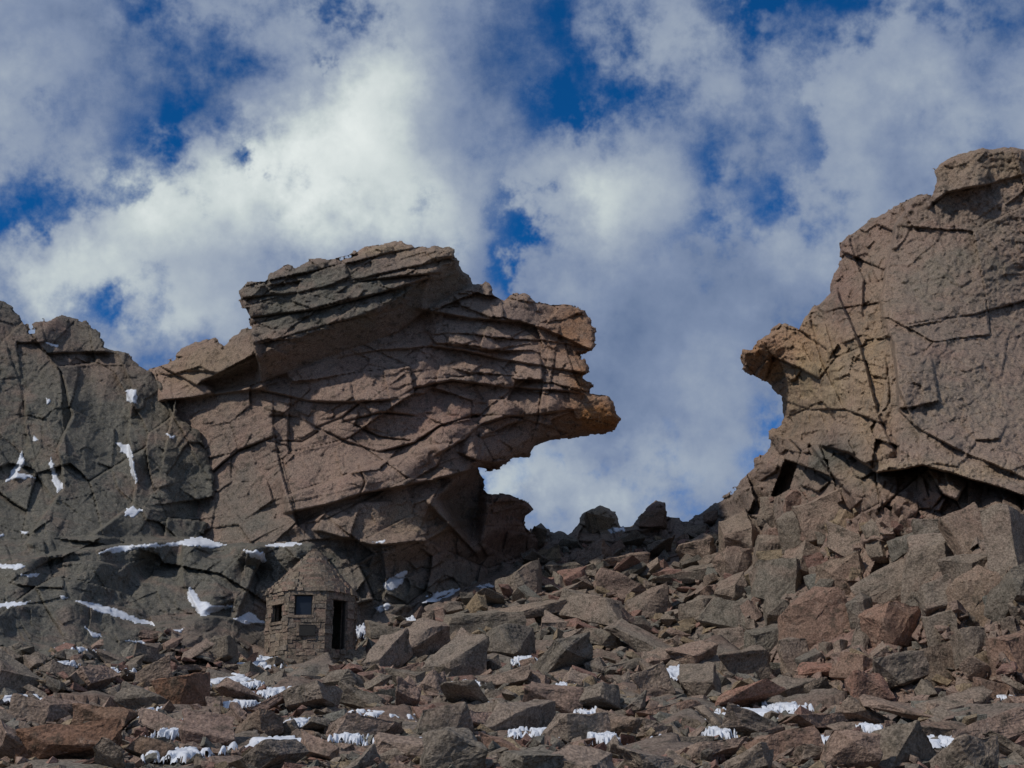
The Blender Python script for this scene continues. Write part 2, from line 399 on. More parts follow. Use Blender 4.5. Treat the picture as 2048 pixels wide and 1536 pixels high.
# --- jointed bedrock climbing to the gap
bd_poly=[(850,1215),(900,1190),(960,1160),(1010,1130),(1040,1100),(1075,1085),(1062,1058),(1082,1044),(1100,1062),(1104,1078),(1130,1074),(1150,1052),(1168,1026),(1200,1012),(1232,1026),(1244,1054),(1264,1054),(1278,1030),(1312,1000),(1328,1006),(1330,1032),(1356,1036),(1370,1058),(1400,1040),(1450,1020),(1500,1080),(1540,1240),(1500,1400),(1300,1420),(1000,1400),(820,1330)]
bd_base=tps([(1080,1070,86),(1200,1040,86),(1320,1030,86),(1400,1040,84.5),(1040,1130,80),(1000,1180,73.5),(900,1200,71),(1200,1180,73),(1400,1180,72),(1100,1110,80.5),(1250,1110,80.5),(1400,1105,80),(1500,1180,69.5),(850,1260,64.5),(1000,1250,64.5),(1200,1250,64.5),(1400,1260,63.3),(1000,1330,57.5),(1300,1330,56.8),(1500,1330,55.5),(1200,1400,50)])
def bd_relief(px,py):
    wx,wy=warp(px,py,161,5,3)
    f=sstep(1060,1130,py)
    r=(.6+.4*f)*(polyh(wx,wy,70,80,18,171,1.8,1.8)+facets(wx,wy,56,64,20,172,.9,1.2,.25))+facets(wx,wy,28,30,-12,173,.3,.6,.1)+facets(wx,wy,14,13,20,174,.10,.2)
    for poly,h in [([(1140,1085),(1168,1024),(1200,1008),(1236,1024),(1248,1085)],1.0),([(1250,1062),(1278,1026),(1316,996),(1334,1008),(1334,1050),(1290,1062)],.8),([(1060,1085),(1058,1050),(1084,1040),(1104,1066),(1100,1085)],.9)]:
        r+=h*sstep(-2,6,poly_sdf(wx,wy,poly))
    return r-.4+.06*fbm(px/9,py/9,175,3)
def bd_tint(px,py):
    return blobs(px,py,GREY*.5+PINK*.5,[(1305,1030,40,30,RED*.65,.9),(1200,1040,50,30,TAN*.85,.9),(1080,1062,24,24,DARK*1.3,.8),(1100,1150,90,60,PINK,.7),(1300,1200,120,60,GREY*1.4,.6),(1000,1300,150,60,PINK*.9,.6)])
formation('jointed_bedrock',bd_poly,bd_base,bd_relief,bd_tint,T=4,jag=3,edge=5,edge_depth=.4,
  label='fractured brown bedrock steps rising to the gap in the ridge',cat='rock outcrop')

# --- grey slabs
sl_poly=[(-260,560),(-20,598),(0,603),(25,612),(48,640),(67,668),(67,640),(95,641),(122,626),(165,642),(198,668),(209,692),(252,704),(268,722),(292,740),(345,785),(355,830),(400,870),(432,952),(425,1022),(398,1082),(500,1083),(622,1088),(655,1120),(655,1340),(420,1420),(200,1500),(-20,1560),(-260,1560)]
sl_base=tps([(0,603,76),(210,690,78),(430,950,73),(400,1080,70),(620,1090,68),(0,1000,66),(250,900,72),(0,1300,49),(300,1280,57),(580,1310,67),(0,1450,38.5),(300,1400,46),(450,1330,57),(-250,600,70),(-250,1300,44),(180,1100,63),(420,1150,66)])
def sl_relief(px,py):
    wx,wy=warp(px,py,81,14,2.5)
    up=sstep(1088,1078,wy)
    r=up*(facets(wx,wy,130,230,-16,83,.8,1.6,.35,.010)+facets(wx,wy,120,90,38,99,.1,.5,.15,.008)+.7*polyh(wx,wy,130,210,-12,84,1.,1.2)+facets(wx,wy,50,60,15,98,.03,.16,0))
    r+=(1-up)*(facets(wx,wy,190,100,12,85,.8,1.2,.3,.012)+facets(wx,wy,90,64,-20,79,.1,.45,.15,.010)+.7*polyh(wx,wy,170,95,10,86,1.2,1.2)+facets(wx,wy,44,40,15,93,.04,.18,0))
    r+=facets(wx,wy,20,18,30,97,.03,.09)+.10*fbm(px/12,py/12,88,4,.64)
    for pts,h,L,c in [
      ([(-40,1108),(100,1112),(195,1106),(300,1092),(400,1082),(480,1092),(620,1090)],1.8,-130,.2),
      ([(-40,1134),(60,1136),(150,1130),(250,1140)],.5,-60,.2),
      ([(-40,1214),(60,1208),(160,1206),(220,1222),(310,1250),(420,1236),(530,1246)],1.2,-100,.2),
      ([(120,1290),(170,1312),(240,1300),(330,1286),(420,1270)],.8,-70,.2),
      ([(60,650),(110,740),(135,830),(105,905),(112,985),(60,1080)],1.0,60,.4),
      ([(215,690),(250,770),(240,880),(270,960),(262,1010),(190,1070)],1.1,70,.4),
      ([(300,740),(345,830),(330,900)],.8,50,.4),
      ([(40,800),(50,900),(20,960)],.6,60,.3),
      ([(66,668),(90,700),(200,700)],.7,40,.4),
      ([(370,1100),(378,1180),(400,1230)],1.2,60,.4),
      ([(530,1100),(505,1160),(480,1235)],1.2,-60,.4)]:
        r+=ledge(wx,wy,pts,h,L,c,1.8,.6)
    f=sstep(1250,1310,py)
    r+=f*(polyh(wx,wy,90,70,25,89,1.4,1.6)+facets(wx,wy,44,36,-15,90,.4,.7,.1))
    return r
def sl_tint(px,py):
    return blobs(px,py,GREY,[(60,660,160,50,PINK*.7,.6),(250,740,120,40,PINK*.8,.7),(360,860,60,60,TAN*.7,.5),(120,1430,160,60,RED*.9,.6),(380,1300,90,60,PINK*.85,.6),(560,1250,60,90,PINK*.8,.6),(230,900,90,120,GREY*1.15,.6)])
_,slf=formation('rock_slab',sl_poly,sl_base,sl_relief,sl_tint,T=5,jag=5,edge=6,edge_depth=.3,
  label='grey fractured granite slabs with snow resting on narrow ledges',cat='rock slab')

# ---------------- ground ------------------------------------------------------------------
PY=np.array([-2000,-300,-60,0,14,22,30,40,50,59,67,75,82,88,93,100,130,300,2500.])
PZ=np.array([-420,-70,-9,0,1.4,2.74,3.75,5.16,7.0,9.0,11.5,14.5,17.5,20.2,20.4,17,0,-90,-420.])
def ground_z(x,y):
    x=np.asarray(x,float);y=np.asarray(y,float)
    z=np.interp(y,PY,PZ)
    k=np.exp(-((y-60)/60)**2)
    z=z+k*.5*fbm(x/9.,y/9.,101,3)
    return z
def ground_hit(px,py):
    Ys=np.linspace(16,91,320)
    px=np.atleast_1d(px).astype(float);py=np.atleast_1d(py).astype(float)
    res=np.full(px.shape,np.nan)
    X,_,Z=survey(px[:,None],py[:,None],Ys[None])
    g=ground_z(X,np.broadcast_to(Ys,X.shape))
    hit=g>=Z
    any_=hit.any(1);i=hit.argmax(1)
    res[any_]=Ys[i[any_]]
    return res
rows=[16.]
while rows[-1]<96: rows.append(rows[-1]+max(.06,rows[-1]*.003))
rows=np.array(rows);ts=np.linspace(-.5,.5,640)
T_,Yg=np.meshgrid(ts,rows);Xg=T_*Yg
s=14.
sc=Yg/60.
rel=polyh(Xg*s,Yg*s,24,34,20,111,.8,.9)+.5*polyh(Xg*s,Yg*s,11,14,-15,112,.5,.5)
rel=rel-rel.mean()
Zg=ground_z(Xg,Yg)+rel*np.clip(sc,.3,1.3)*.9-.12*np.clip(sc,.3,1)
H,W=Xg.shape;idx=np.arange(H*W).reshape(H,W)
Fg=np.stack([idx[:-1,:-1],idx[:-1,1:],idx[1:,1:],idx[1:,:-1]],-1).reshape(-1,4)
Vg=np.stack([Xg,Yg,Zg],-1).reshape(-1,3)
cx_=np.sign(np.linspace(-1,1,90))*np.abs(np.linspace(-1,1,90))**3*2400
cy_=60+np.sign(np.linspace(-1,1,110))*np.abs(np.linspace(-1,1,110))**3*2400
CX,CY=np.meshgrid(cx_,cy_);CZg=ground_z(CX,CY)-2.2
i2=np.arange(CX.size).reshape(CX.shape)+len(Vg)
F2=np.stack([i2[:-1,:-1],i2[:-1,1:],i2[1:,1:],i2[1:,:-1]],-1).reshape(-1,4)
V2=np.stack([CX,CY,CZg],-1).reshape(-1,3)
Vall=np.concatenate([Vg,V2])
nz=fbm(Vall[:,0]/3,Vall[:,1]/3,120,3)[:,None]
tg=np.clip(PINK*.65*(1+nz*.4)+ (GREY-PINK*.65)*np.clip(.4+nz*1.2,0,1),.03,.5)
add_obj('ground',mesh_from('ground',Vall,np.concatenate([Fg,F2]),tg),M_RUB,'steep mountainside of broken brown granite under the ridge','ground','structure')

def field_Y(px,py):
    best=np.full(px.shape,1e9);who=np.full(px.shape,-1)
    for k,(x0,y0,stp,Y,ins,nm) in enumerate(FIELDS):
        i=np.round((py-y0)/stp).astype(int);j=np.round((px-x0)/stp).astype(int)
        ok=(i>=0)&(j>=0)&(i<Y.shape[0])&(j<Y.shape[1])
        ii=np.clip(i,0,Y.shape[0]-1);jj=np.clip(j,0,Y.shape[1]-1)
        ok&=ins[ii,jj]
        v=np.where(ok,Y[ii,jj],1e9)
        m=v<best;best=np.where(m,v,best);who=np.where(m,k,who)
    return best,who

# ---------------- snow ----------------------------------------------------------------------
snowV=[];snowF=[];nv=0
def push(V,F):
    global nv
    snowV.append(V);snowF.append(F+nv);nv+=len(V)
ledge_snow=[
 [(195,1107),(240,1091),(330,1088),(400,1075),(452,1090),(430,1096),(380,1091),(300,1094),(240,1104)],
 [(-10,1127),(50,1130),(40,1138),(-10,1136)],
 [(380,1172),(402,1200),(430,1211),(468,1212),(430,1224),(400,1231),(388,1215),(376,1195)],
 [(153,1200),(210,1211),(270,1234),(312,1249),(260,1241),(190,1221)],
 [(-10,1207),(62,1202),(32,1212),(-10,1215)],
 [(228,884),(256,889),(270,930),(273,967),(264,952),(256,917),(238,896)],
 [(103,914),(112,950),(126,970),(116,985),(105,960),(100,930)],
 [(43,900),(49,925),(36,945),(70,956),(27,958),(12,966),(25,940),(37,915)],
 [(250,780),(275,779),(276,810),(256,800)],[(250,1021),(265,1012),(285,1022),(268,1035),(250,1031)],
 [(488,1099),(525,1104),(532,1126),(512,1117)],[(528,1091),(570,1085),(602,1088),(550,1095)],
 [(468,1240),(500,1225),(530,1244),(490,1247)],[(128,1285),(150,1299),(210,1300),(170,1315),(140,1310)],
 [(168,1249),(186,1264),(206,1275),(185,1273)],[(90,685),(120,690),(112,695)],[(330,867),(352,873),(346,879)],
 [(92,796),(103,801),(98,810)],[(64,871),(76,878),(67,883)],[(42,1064),(58,1061),(50,1070)],[(-5,1066),(8,1070),(-5,1077)],
 [(250,1282),(300,1278),(340,1284),(290,1288)],[(330,1262),(372,1256),(360,1264)],[(40,1150),(80,1146),(70,1154)],[(120,1190),(134,1196),(124,1200)]]
px,py,Y,sd=slf
bl=Y.copy()
for _ in range(3):
    bl=(bl+np.roll(bl,1,0)+np.roll(bl,-1,0)+np.roll(bl,1,1)+np.roll(bl,-1,1))/5
def snow_on(px,py,Y,poly,grow=1.0):
    P=np.array(poly);x0,y0=P.min(0)-6;x1,y1=P.max(0)+6
    j=(px[0]>=x0)&(px[0]<=x1);i=(py[:,0]>=y0)&(py[:,0]<=y1)
    a=px[np.ix_(i,j)];b=py[np.ix_(i,j)];y=Y[np.ix_(i,j)]
    if a.size<9: return
    wx=a+6*fbm(a/8,b/8,131,3);wy=b+5*fbm(a/8,b/8,132,3)
    s=poly_sdf(wx,wy,poly)
    ys=y-.03-.08*np.sqrt(np.clip(s+1,0,8)/8)
    ys=np.where(s<-grow,y+.1,ys)
    X,_,Z=survey(a,b,ys)
    ins=s>-grow;cell=ins[:-1,:-1]|ins[1:,:-1]|ins[:-1,1:]|ins[1:,1:]
    idx=np.arange(a.size).reshape(a.shape)
    q=np.stack([idx[1:,:-1][cell],idx[1:,1:][cell],idx[:-1,1:][cell],idx[:-1,:-1][cell]],1)
    if len(q): push(np.stack([X,ys,Z],-1).reshape(-1,3),q)
for p in ledge_snow: snow_on(px,py,np.minimum(Y,bl),p,.4)
def grid_of(k):
    x0,y0,stp,Ym,_,_=FIELDS[k]
    mx,my=np.meshgrid(x0+stp*np.arange(Ym.shape[1]),y0+stp*np.arange(Ym.shape[0]));return mx,my,Ym
mx,my,Ym=grid_of(0)
for p in [[(768,1168),(785,1152),(814,1141),(808,1165),(785,1180),(765,1179)],[(745,1083),(770,1081),(765,1087)],[(750,1216),(775,1204),(784,1212),(760,1226)],[(838,1200),(870,1186),(912,1178),(890,1190),(850,1204)]]:
    snow_on(mx,my,Ym,p,.5)
mx,my,Ym=grid_of(2)
for p in [[(842,1204),(880,1186),(920,1178),(905,1190),(860,1204)],[(948,1176),(980,1166),(988,1172),(960,1181)],[(1210,1058),(1246,1054),(1250,1062),(1225,1066)],[(1090,1140),(1104,1138),(1100,1146)]]:
    snow_on(mx,my,Ym,p,.5)
drifts=[(1350,1355,40,11),(930,1383,28,9),(1085,1480,42,11),(770,1443,46,8),(565,1500,72,12),(370,1524,52,9),(1500,1440,62,10),(1785,1500,66,18),(1570,1425,32,8),
 (1730,1470,28,10),(1960,1410,30,8),(2020,1408,26,8),(25,1408,46,11),(20,1500,38,9),(520,1335,34,8),(455,1372,42,9),(215,1352,32,8),(722,1270,12,7),
 (830,1250,20,6),(640,1400,26,6),(1210,1490,26,8),(480,1420,30,9),(1330,1500,22,8),(700,1490,30,8),(545,1395,28,7),(1130,1385,18,6),(1660,1500,26,8),(600,1460,28,7),(120,1340,24,7),(290,1440,22,7),(1180,1440,20,7),(860,1500,20,7),(1440,1480,20,7),(990,1430,18,7),
 (150,1310,24,6),(400,1450,22,7),(760,1500,20,6),(1050,1330,18,6),(1600,1500,22,7),(1900,1500,26,7),(340,1480,22,7),(500,1380,18,6)]
DR=[]
for (cx,cy,rx,ry) in drifts:
    Y0=ground_hit(cx,cy)[0]
    fy,_=field_Y(np.array([float(cx)]),np.array([float(cy)]))
    if np.isnan(Y0) or fy[0]<Y0: Y0=fy[0]
    X,_,Z=survey(cx,cy,Y0);X=float(X);Z=float(Z)
    w=rx/FPX*Y0*1.15;d=max(.8,ry/FPX*Y0/.15)
    a,b=np.meshgrid(np.linspace(-1.4,1.4,70),np.linspace(-1.4,1.4,50))
    rr=np.sqrt(a*a+b*b)+1.5*fbm(a*3.1+cx,b*3.1+cy,141,4)
    lift=.06+.030*math.sqrt(Y0)
    h=lift*np.clip(1.2-rr**2,-1.0,1)+.03*fbm(a*5,b*5,cx,3)
    xs_=X+a*w;ys_=Y0+b*d
    zs=Z+(ground_z(xs_,ys_)-float(ground_z(X,Y0)))+h
    idx=np.arange(a.size).reshape(a.shape)
    ins=rr<1.04
    cell=ins[:-1,:-1]&ins[:-1,1:]&ins[1:,1:]&ins[1:,:-1]
    q=np.stack([idx[:-1,:-1][cell],idx[:-1,1:][cell],idx[1:,1:][cell],idx[1:,:-1][cell]],-1)
    if len(q): push(np.stack([xs_,ys_,zs],-1).reshape(-1,3),q);DR.append((cx,cy,rx,ry))
add_obj('snow',mesh_from('snow',np.concatenate(snowV),np.concatenate(snowF)),M_SNOW,'thin patches of old white snow lying among rocks','snow','stuff')

# ---------------- boulders --------------------------------------------------------------------
def rock_mesh(seed,detail,boxy=False):
    r=random.Random(seed)
    dims=Vector((r.uniform(.8,1.25),r.uniform(.6,1.),r.uniform(.35,.9)))
    if boxy: dims=Vector((r.uniform(.7,1.1),r.uniform(.5,.85),r.uniform(.65,1.05)))
    bm=bmesh.new()
    lo_,hi_=(-.26,.14) if boxy else (-.38,.14)
    for k in range(8):
        c=Vector(((k&1)*2-1,((k>>1)&1)*2-1,((k>>2)&1)*2-1))
        v=Vector([c[i]*(.66+r.uniform(lo_,hi_)) for i in range(3)])
        bm.verts.new([v[i]*dims[i] for i in range(3)])
    for k in range(r.randint(0,3 if boxy else 4)):
        v=Vector((r.gauss(0,1),r.gauss(0,1),r.gauss(0,1))).normalized()*r.uniform(.75,1.05)
        bm.verts.new([v[i]*dims[i] for i in range(3)])
    res=bmesh.ops.convex_hull(bm,input=bm.verts)
    bmesh.ops.delete(bm,geom=[g for g in res['geom_interior'] if isinstance(g,bmesh.types.BMVert)],context='VERTS')
    bmesh.ops.dissolve_limit(bm,angle_limit=.15,verts=bm.verts[:],edges=bm.edges[:])
    if detail:
        bmesh.ops.bevel(bm,geom=bm.edges[:],offset=.015,segments=1,affect='EDGES',clamp_overlap=True)
        bmesh.ops.triangulate(bm,faces=bm.faces[:])
        for it in range(4):
            es=[e for e in bm.edges if e.calc_length()>(.11 if detail is True else detail)]
            if not es: break
            bmesh.ops.subdivide_edges(bm,edges=es,cuts=1)
            bmesh.ops.triangulate(bm,faces=bm.faces[:])
        bm.normal_update()
        o=Vector((seed*3.1,seed*1.7,0))
        for v in bm.verts:
            n=mnoise.fractal(v.co*1.6+o,1.,2.,3)
            q=math.floor((mnoise.noise(v.co*2.1+o*2)+.5)*4)/4
            v.co+=v.normal*(n*.03-q*.09+.02)
    bmesh.ops.triangulate(bm,faces=bm.faces[:])
    me=bpy.data.meshes.new('boulder');bm.to_mesh(me);bm.free();me.shade_flat()
    return me
BM=[rock_mesh(i+1,True) for i in range(26)]+[rock_mesh(i+61,True,True) for i in range(14)]
for m in BM: m.materials.append(M_BOULD)

placed=[]
def place_boulder(px,py,rp,boxy=False,rot=None,scl=(1,1,1),tone=(1,1,1),label=None):
    Y=ground_hit(px,py+rp*.4)[0]
    f,_=field_Y(np.array([float(px)]),np.array([float(py+rp*.4)]))
    if np.isnan(Y) or f[0]<Y: Y=f[0]
    if Y>200: return None
    x,y,z=survey(px,py,Y)
    s=rp/FPX*Y*1.2
    ob=bpy.data.objects.new('boulder',random.choice(BM[26:] if boxy else BM[:26]))
    ob.location=(float(x),float(Y)+s*(.4 if boxy else .12),float(z))
    ob.rotation_euler=rot if rot else (random.uniform(-.6,.6),random.uniform(-.6,.6),random.uniform(0,6.28))
    ob.scale=(s*scl[0],s*scl[1],s*scl[2])
    ob.color=(*tone,1)
    ob['label']=label or ('leaning jointed granite block resting below the cliff' if boxy else 'angular granite boulder wedged in the scree slope')
    ob['category']='boulder';ob['group']='boulders of the scree slope'
    COL.objects.link(ob);placed.append((px,py,rp));return ob
RD=(1.08,.86,.79);GR=(.95,.97,.95)
heroes=[(880,1450,70,(1.25,.9,.95),GR,'large squarish grey boulder with a flat sloping top'),
 (368,1402,58,(1.,1.,1.2),(1.15,.78,.62),'rusty red angular boulder standing among grey rocks'),
 (1490,1392,68,(1.35,.9,.7),RD,'long flat-topped reddish boulder'),
 (1738,1378,52,(.9,1,1.2),RD,'reddish upright boulder with split face'),
 (1890,1462,60,(1.2,1,.9),RD,'reddish boulder beside a snow patch'),
 (1630,1440,58,(1.2,1,.8),RD,None),(440,1295,52,(.7,1,1.4),GR,'tall grey leaning boulder near the stone hut'),
 (130,1490,80,(1.3,1,.9),(.75,.58,.48),'dark reddish-brown boulder at the slope foot'),
 (210,1440,60,(1.3,1,.8),(.78,.64,.56),None),
 (545,1328,20,(1.2,1,.8),GR,None),(700,1312,24,(1.2,1,.8),GR,None),(655,1338,20,(1.2,1,.8),RD,None),(590,1342,22,(1.2,1,.7),GR,None),
 (770,1268,46,(1.2,1,.75),GR,None),(1010,1360,46,(1.2,1,.7),GR,None),(1250,1330,40,(1.2,1,.7),GR,None),(1050,1222,56,(1.5,1,.7),GR,None),
 (960,1245,54,(1.5,1,.8),GR,None),(1200,1280,56,(1.2,1,.8),GR,None),(1130,1140,50,(.9,1,1.1),GR,None),(1250,1120,46,(1,1,1.1),GR,None),(1370,1150,54,(1.1,1,1.),GR,None),(1460,1230,54,(1,1,1),GR,None),(1300,1210,56,(1.2,1,.8),GR,None),
 (1195,1048,40,(.9,.9,1.2),(1.05,.92,.75),'pointed boulder on the ridge crest'),(1310,1040,34,(1.1,.8,.9),(.8,.66,.58),'dark slanted slab-like boulder on the ridge crest'),(1080,1070,26,(1,1,1.1),(.6,.6,.55),None),(1140,1085,34,(1,1,1.),GR,None),(1260,1080,34,(1.2,1,.9),GR,None),(1390,1065,30,(1,1,.9),GR,None),(1430,1035,26,(1,1,1.),(.8,.8,.75),None),
 (1560,1490,58,(1.2,1,.8),RD,None),(1990,1390,50,(1.2,1,.8),RD,None),(1240,1455,54,(1.1,1,.8),(1,.92,.86),None),
 (1340,1420,52,(1.3,1,.6),(1,.92,.86),None),(720,1400,48,(1.2,1,.8),GR,None),(520,1455,50,(1.2,1,.8),(1,.87,.8),None),(300,1500,60,(1.2,1,.8),(.9,.76,.68),None),
 (1660,1340,56,(1.3,1,.7),RD,None),(1110,1400,66,(1.1,1,.9),GR,None),(1000,1490,44,(1.2,1,.7),RD,None),(1430,1500,60,(1.2,1,.7),GR,None),(640,1500,50,(1.2,1,.8),GR,None),
 (60,1430,50,(1.1,1,.8),GR,None),(300,1350,50,(1.2,1,.8),GR,None),(820,1360,44,(1.2,1,.8),GR,None)]
for (a,b,r,sc_,tn,lb) in heroes:
    place_boulder(a,b,r,scl=sc_,tone=tn,label=lb,rot=(random.uniform(-.3,.3),random.uniform(-.3,.3),random.uniform(-.5,.5)))
uprights=[(1640,1250,84,(1.2,.9,.9),RD,'broad reddish slab leaning on the slope'),(1700,1160,64,(1.,.9,1.1),(1,.93,.86),None),(1870,1130,70,(1.,.9,1.1),GR,None),(1960,1230,84,(1.,.9,1.2),(1,.93,.85),'tall granite block leaning below the cliff'),
 (1800,1260,76,(1.1,.9,1.),RD,None),(1890,1340,70,(1.2,.9,.8),(1,.93,.86),None),(2035,1110,80,(.9,.9,1.4),GR,None),(1950,1075,60,(.9,.9,1.2),(1,.93,.86),None),(1770,1080,56,(1.,.9,1.),GR,None),
 (1560,1170,64,(1.,.9,1.1),GR,None),(1480,1130,52,(1.,.9,1.),GR,None),(1600,1070,54,(1.,.9,1.1),GR,None),(1540,1280,60,(1.2,.9,.8),GR,None),(2040,1310,76,(1.,.9,1.),RD,None),(1720,1340,56,(1.2,.9,.8),RD,None),
 (1400,1230,52,(1.1,.9,.8),GR,None)]
for (a,b,r,sc_,tn,lb) in uprights:
    place_boulder(a,b,r,boxy=True,scl=sc_,tone=tn,label=lb,rot=(random.uniform(-.35,.25),random.uniform(-.45,.15),random.uniform(-.8,.8)))
def in_drift(px,py,f=1.):
    for (cx,cy,rx,ry) in DR:
        if ((px-cx)/(rx*f))**2+((py-cy)/((ry+4)*f))**2<1: return True
    return False
def hut_zone(px,py,m=0): return 520-m<px<725+m and 1090<py<1312+m
def foot_line(x): return 1310+80*fbm(np.asarray(x,float)/110,np.asarray(x,float)*0,301,3)
def top_line(x):
    return np.interp(x,[620,860,1000,1060,1120,1400,1480,1560,1640,1700,1780,1900,2048],[1290,1215,1160,1100,1085,1065,1020,985,985,1005,1025,1030,1045])
sizes=sorted([14+56*(random.random()**2.5) for _ in range(1500)],reverse=True)
for r in sizes:
    if len(placed)>=300: break
    for tr in range(30):
        px_=random.uniform(0,2048);py_=random.uniform(1000,1525)
        if hut_zone(px_,py_,int(r*.7)) or in_drift(px_,py_+r*.3,1.1): continue
        if px_<620 and (py_<float(foot_line(px_)) or (py_<1360 and r>34)): continue
        if px_>=620 and py_-r*.5<float(top_line(px_)): continue
        if any((px_-a)**2+((py_-b)*1.35)**2<((r+c)*.64)**2 for a,b,c in placed): continue
        right=px_>1450 and py_<1340
        g=1.0 if px_<1300 else 1.03
        if right: sc_=(random.uniform(.8,1.3),random.uniform(.8,1.),random.uniform(.7,1.15))
        else: sc_=(random.uniform(.85,1.45),random.uniform(.8,1.1),random.uniform(.4,.65) if random.random()<.45 else random.uniform(.65,1.2))
        place_boulder(px_,py_,r,boxy=right,scl=sc_,tone=(g,1,1/g),rot=(random.uniform(-.5,.4),random.uniform(-.6,.3),random.uniform(0,6.28)) if right else None)
        break
print('boulders',len(placed))
def pack(ms):
    HV=[];HF=[]
    for m in ms:
        v=np.zeros(len(m.vertices)*3,np.float32);m.vertices.foreach_get('co',v);HV.append(v.reshape(-1,3))
        f=np.zeros(len(m.polygons)*3,np.int32);m.polygons.foreach_get('vertices',f);HF.append(f.reshape(-1,3))
        bpy.data.meshes.remove(m)
    return HV,HF
HV,HF=pack([rock_mesh(100+i,False) for i in range(22)])
BV,BF=pack([rock_mesh(200+i,.25) for i in range(12)])
XV,XF=pack([rock_mesh(230+i,.25,True) for i in range(12)])
NR=15000
rx=rng.uniform(-80,2130,NR);ry=980+rng.random(NR)**.8*580
rr=3.5+24*rng.random(NR)**3.0
NB=1500
bx_=rng.uniform(860,2130,NB);by_=rng.uniform(960,1420,NB);br_=12+26*rng.random(NB)**1.8
rx=np.r_[rx,bx_];ry=np.r_[ry,by_];rr=np.r_[rr,br_];big_=np.r_[np.zeros(NR,bool),np.ones(NB,bool)]
NT_=len(rx)
gY=ground_hit(rx,ry);fY,who=field_Y(rx,ry)
ok=~((rx>515)&(rx<730)&(ry>1090)&(ry<1306))
onf=fY<np.where(np.isnan(gY),1e9,gY)
ok&=~((rx<620)&(ry<foot_line(rx)))
ok&=~((rx>=620)&(ry-rr*.6<top_line(rx)))
ok&=~(onf&(who==0)&(ry<1240))
ok&=~((~big_)&onf&(who==1)&((rng.random(NT_)>.25)|(rr>12)))
ok&=~((~big_)&onf&(who==2)&((rng.random(NT_)>.6)))
ok&=~(big_&(rng.random(NT_)>np.where(rx>1450,.24,.42)))
Yr=np.where(onf,fY,gY);ok&=np.isfinite(Yr)&(Yr<86.8)
V=[];F=[];Tn=[];o=0
pal=[PINK*.8,GREY*1.15,np.array([.215,.175,.138]),RED*.85,TAN*.7,np.array([.16,.142,.116])]
for i in np.flatnonzero(ok):
    if in_drift(rx[i],ry[i],.9): continue
    s=rr[i]/FPX*Yr[i]*1.15;yo=0;yaw=rng.uniform(0,6.28)
    if big_[i] and rx[i]>1450 and ry[i]<1340:
        k=int(rng.integers(12));v0,f0=XV[k],XF[k];tl=.5;yo=.3*s
        sc3=np.array([rng.uniform(.8,1.4),rng.uniform(.8,1.1),rng.uniform(.6,1.2)])
    elif big_[i]:
        k=int(rng.integers(12));v0,f0=BV[k],BF[k];tl=.55
        sc3=np.array([rng.uniform(.7,1.45),rng.uniform(.7,1.1),rng.uniform(.4,1.0)])
    else:
        k=int(rng.integers(22));v0,f0=HV[k],HF[k];tl=.7
        sc3=np.array([rng.uniform(.8,1.8),rng.uniform(.7,1.2),rng.uniform(.25,.9)])
    R=np.array(Euler((rng.uniform(-tl,tl),rng.uniform(-tl,tl),yaw)).to_matrix())
    v=(v0*sc3*s)@R.T
    x,y,z=survey(rx[i],ry[i],Yr[i])
    v=v+np.array([x,Yr[i]+yo,z+s*.15])
    V.append(v);F.append(f0+o);o+=len(v)
    Tn.append(np.repeat((pal[int(rng.integers(6))]*rng.uniform(.78,1.12))[None],len(v),0))
add_obj('rubble',mesh_from('rubble',np.concatenate(V),np.concatenate(F),np.concatenate(Tn),flat=True),M_RUB,'small broken granite rubble filling gaps between boulders','rubble','stuff')

# ---------------- stone hut ----------------------------------------------------------------------
hx,hy,_=survey(620,1310,59.0);hx=float(hx);hz=float(survey(620,1310,57.4)[2])-.1
hut=bpy.data.objects.new('stone_hut',None);COL.objects.link(hut);hut.location=(hx,59.0,hz)
hut['label']='small eight-sided stone hut with conical stone roof among boulders';hut['category']='hut'
hr=random.Random(3)
class Acc:
    def __init__(s): s.V=[];s.F=[];s.T=[]
    def box(s,M,x0,x1,y0,y1,z0,z1,j=0.,tint=(.2,.15,.12),lean=0.):
        o=len(s.V)
        for (x,y,z) in((x0,y0,z0),(x1,y0,z0),(x1,y1,z0),(x0,y1,z0),(x0,y0+lean,z1),(x1,y0+lean,z1),(x1,y1,z1),(x0,y1,z1)):
            p=M@Vector((x+hr.uniform(-j,j),y+hr.uniform(-j,j),z+hr.uniform(-j,j)))
            s.V.append(p[:]);s.T.append(tint)
        s.F+=[(o+a,o+b,o+c,o+d) for a,b,c,d in((0,3,2,1),(4,5,6,7),(0,1,5,4),(1,2,6,5),(2,3,7,6),(3,0,4,7))]
    def obj(s,name,mat,parent,label=None):
        me=mesh_from(name,s.V,s.F,np.array(s.T),flat=True)
        return add_obj(name,me,mat,parent=parent,label=label)
AP=1.78;FW=2*AP*math.tan(math.pi/8)
def face_mat(k):
    return Matrix.Rotation(math.radians(45*k+2),4,'Z')@Matrix.Translation((0,-AP,0))
stone_t=[(.235,.175,.135),(.21,.168,.13),(.25,.195,.148),(.20,.168,.136),(.24,.168,.13),(.26,.208,.155)]
opens={0:(-.52,.20,1.66,2.52),7:(-.36,.30,1.45,2.2),1:(-.34,.38,.35,2.40)}
wall=Acc()
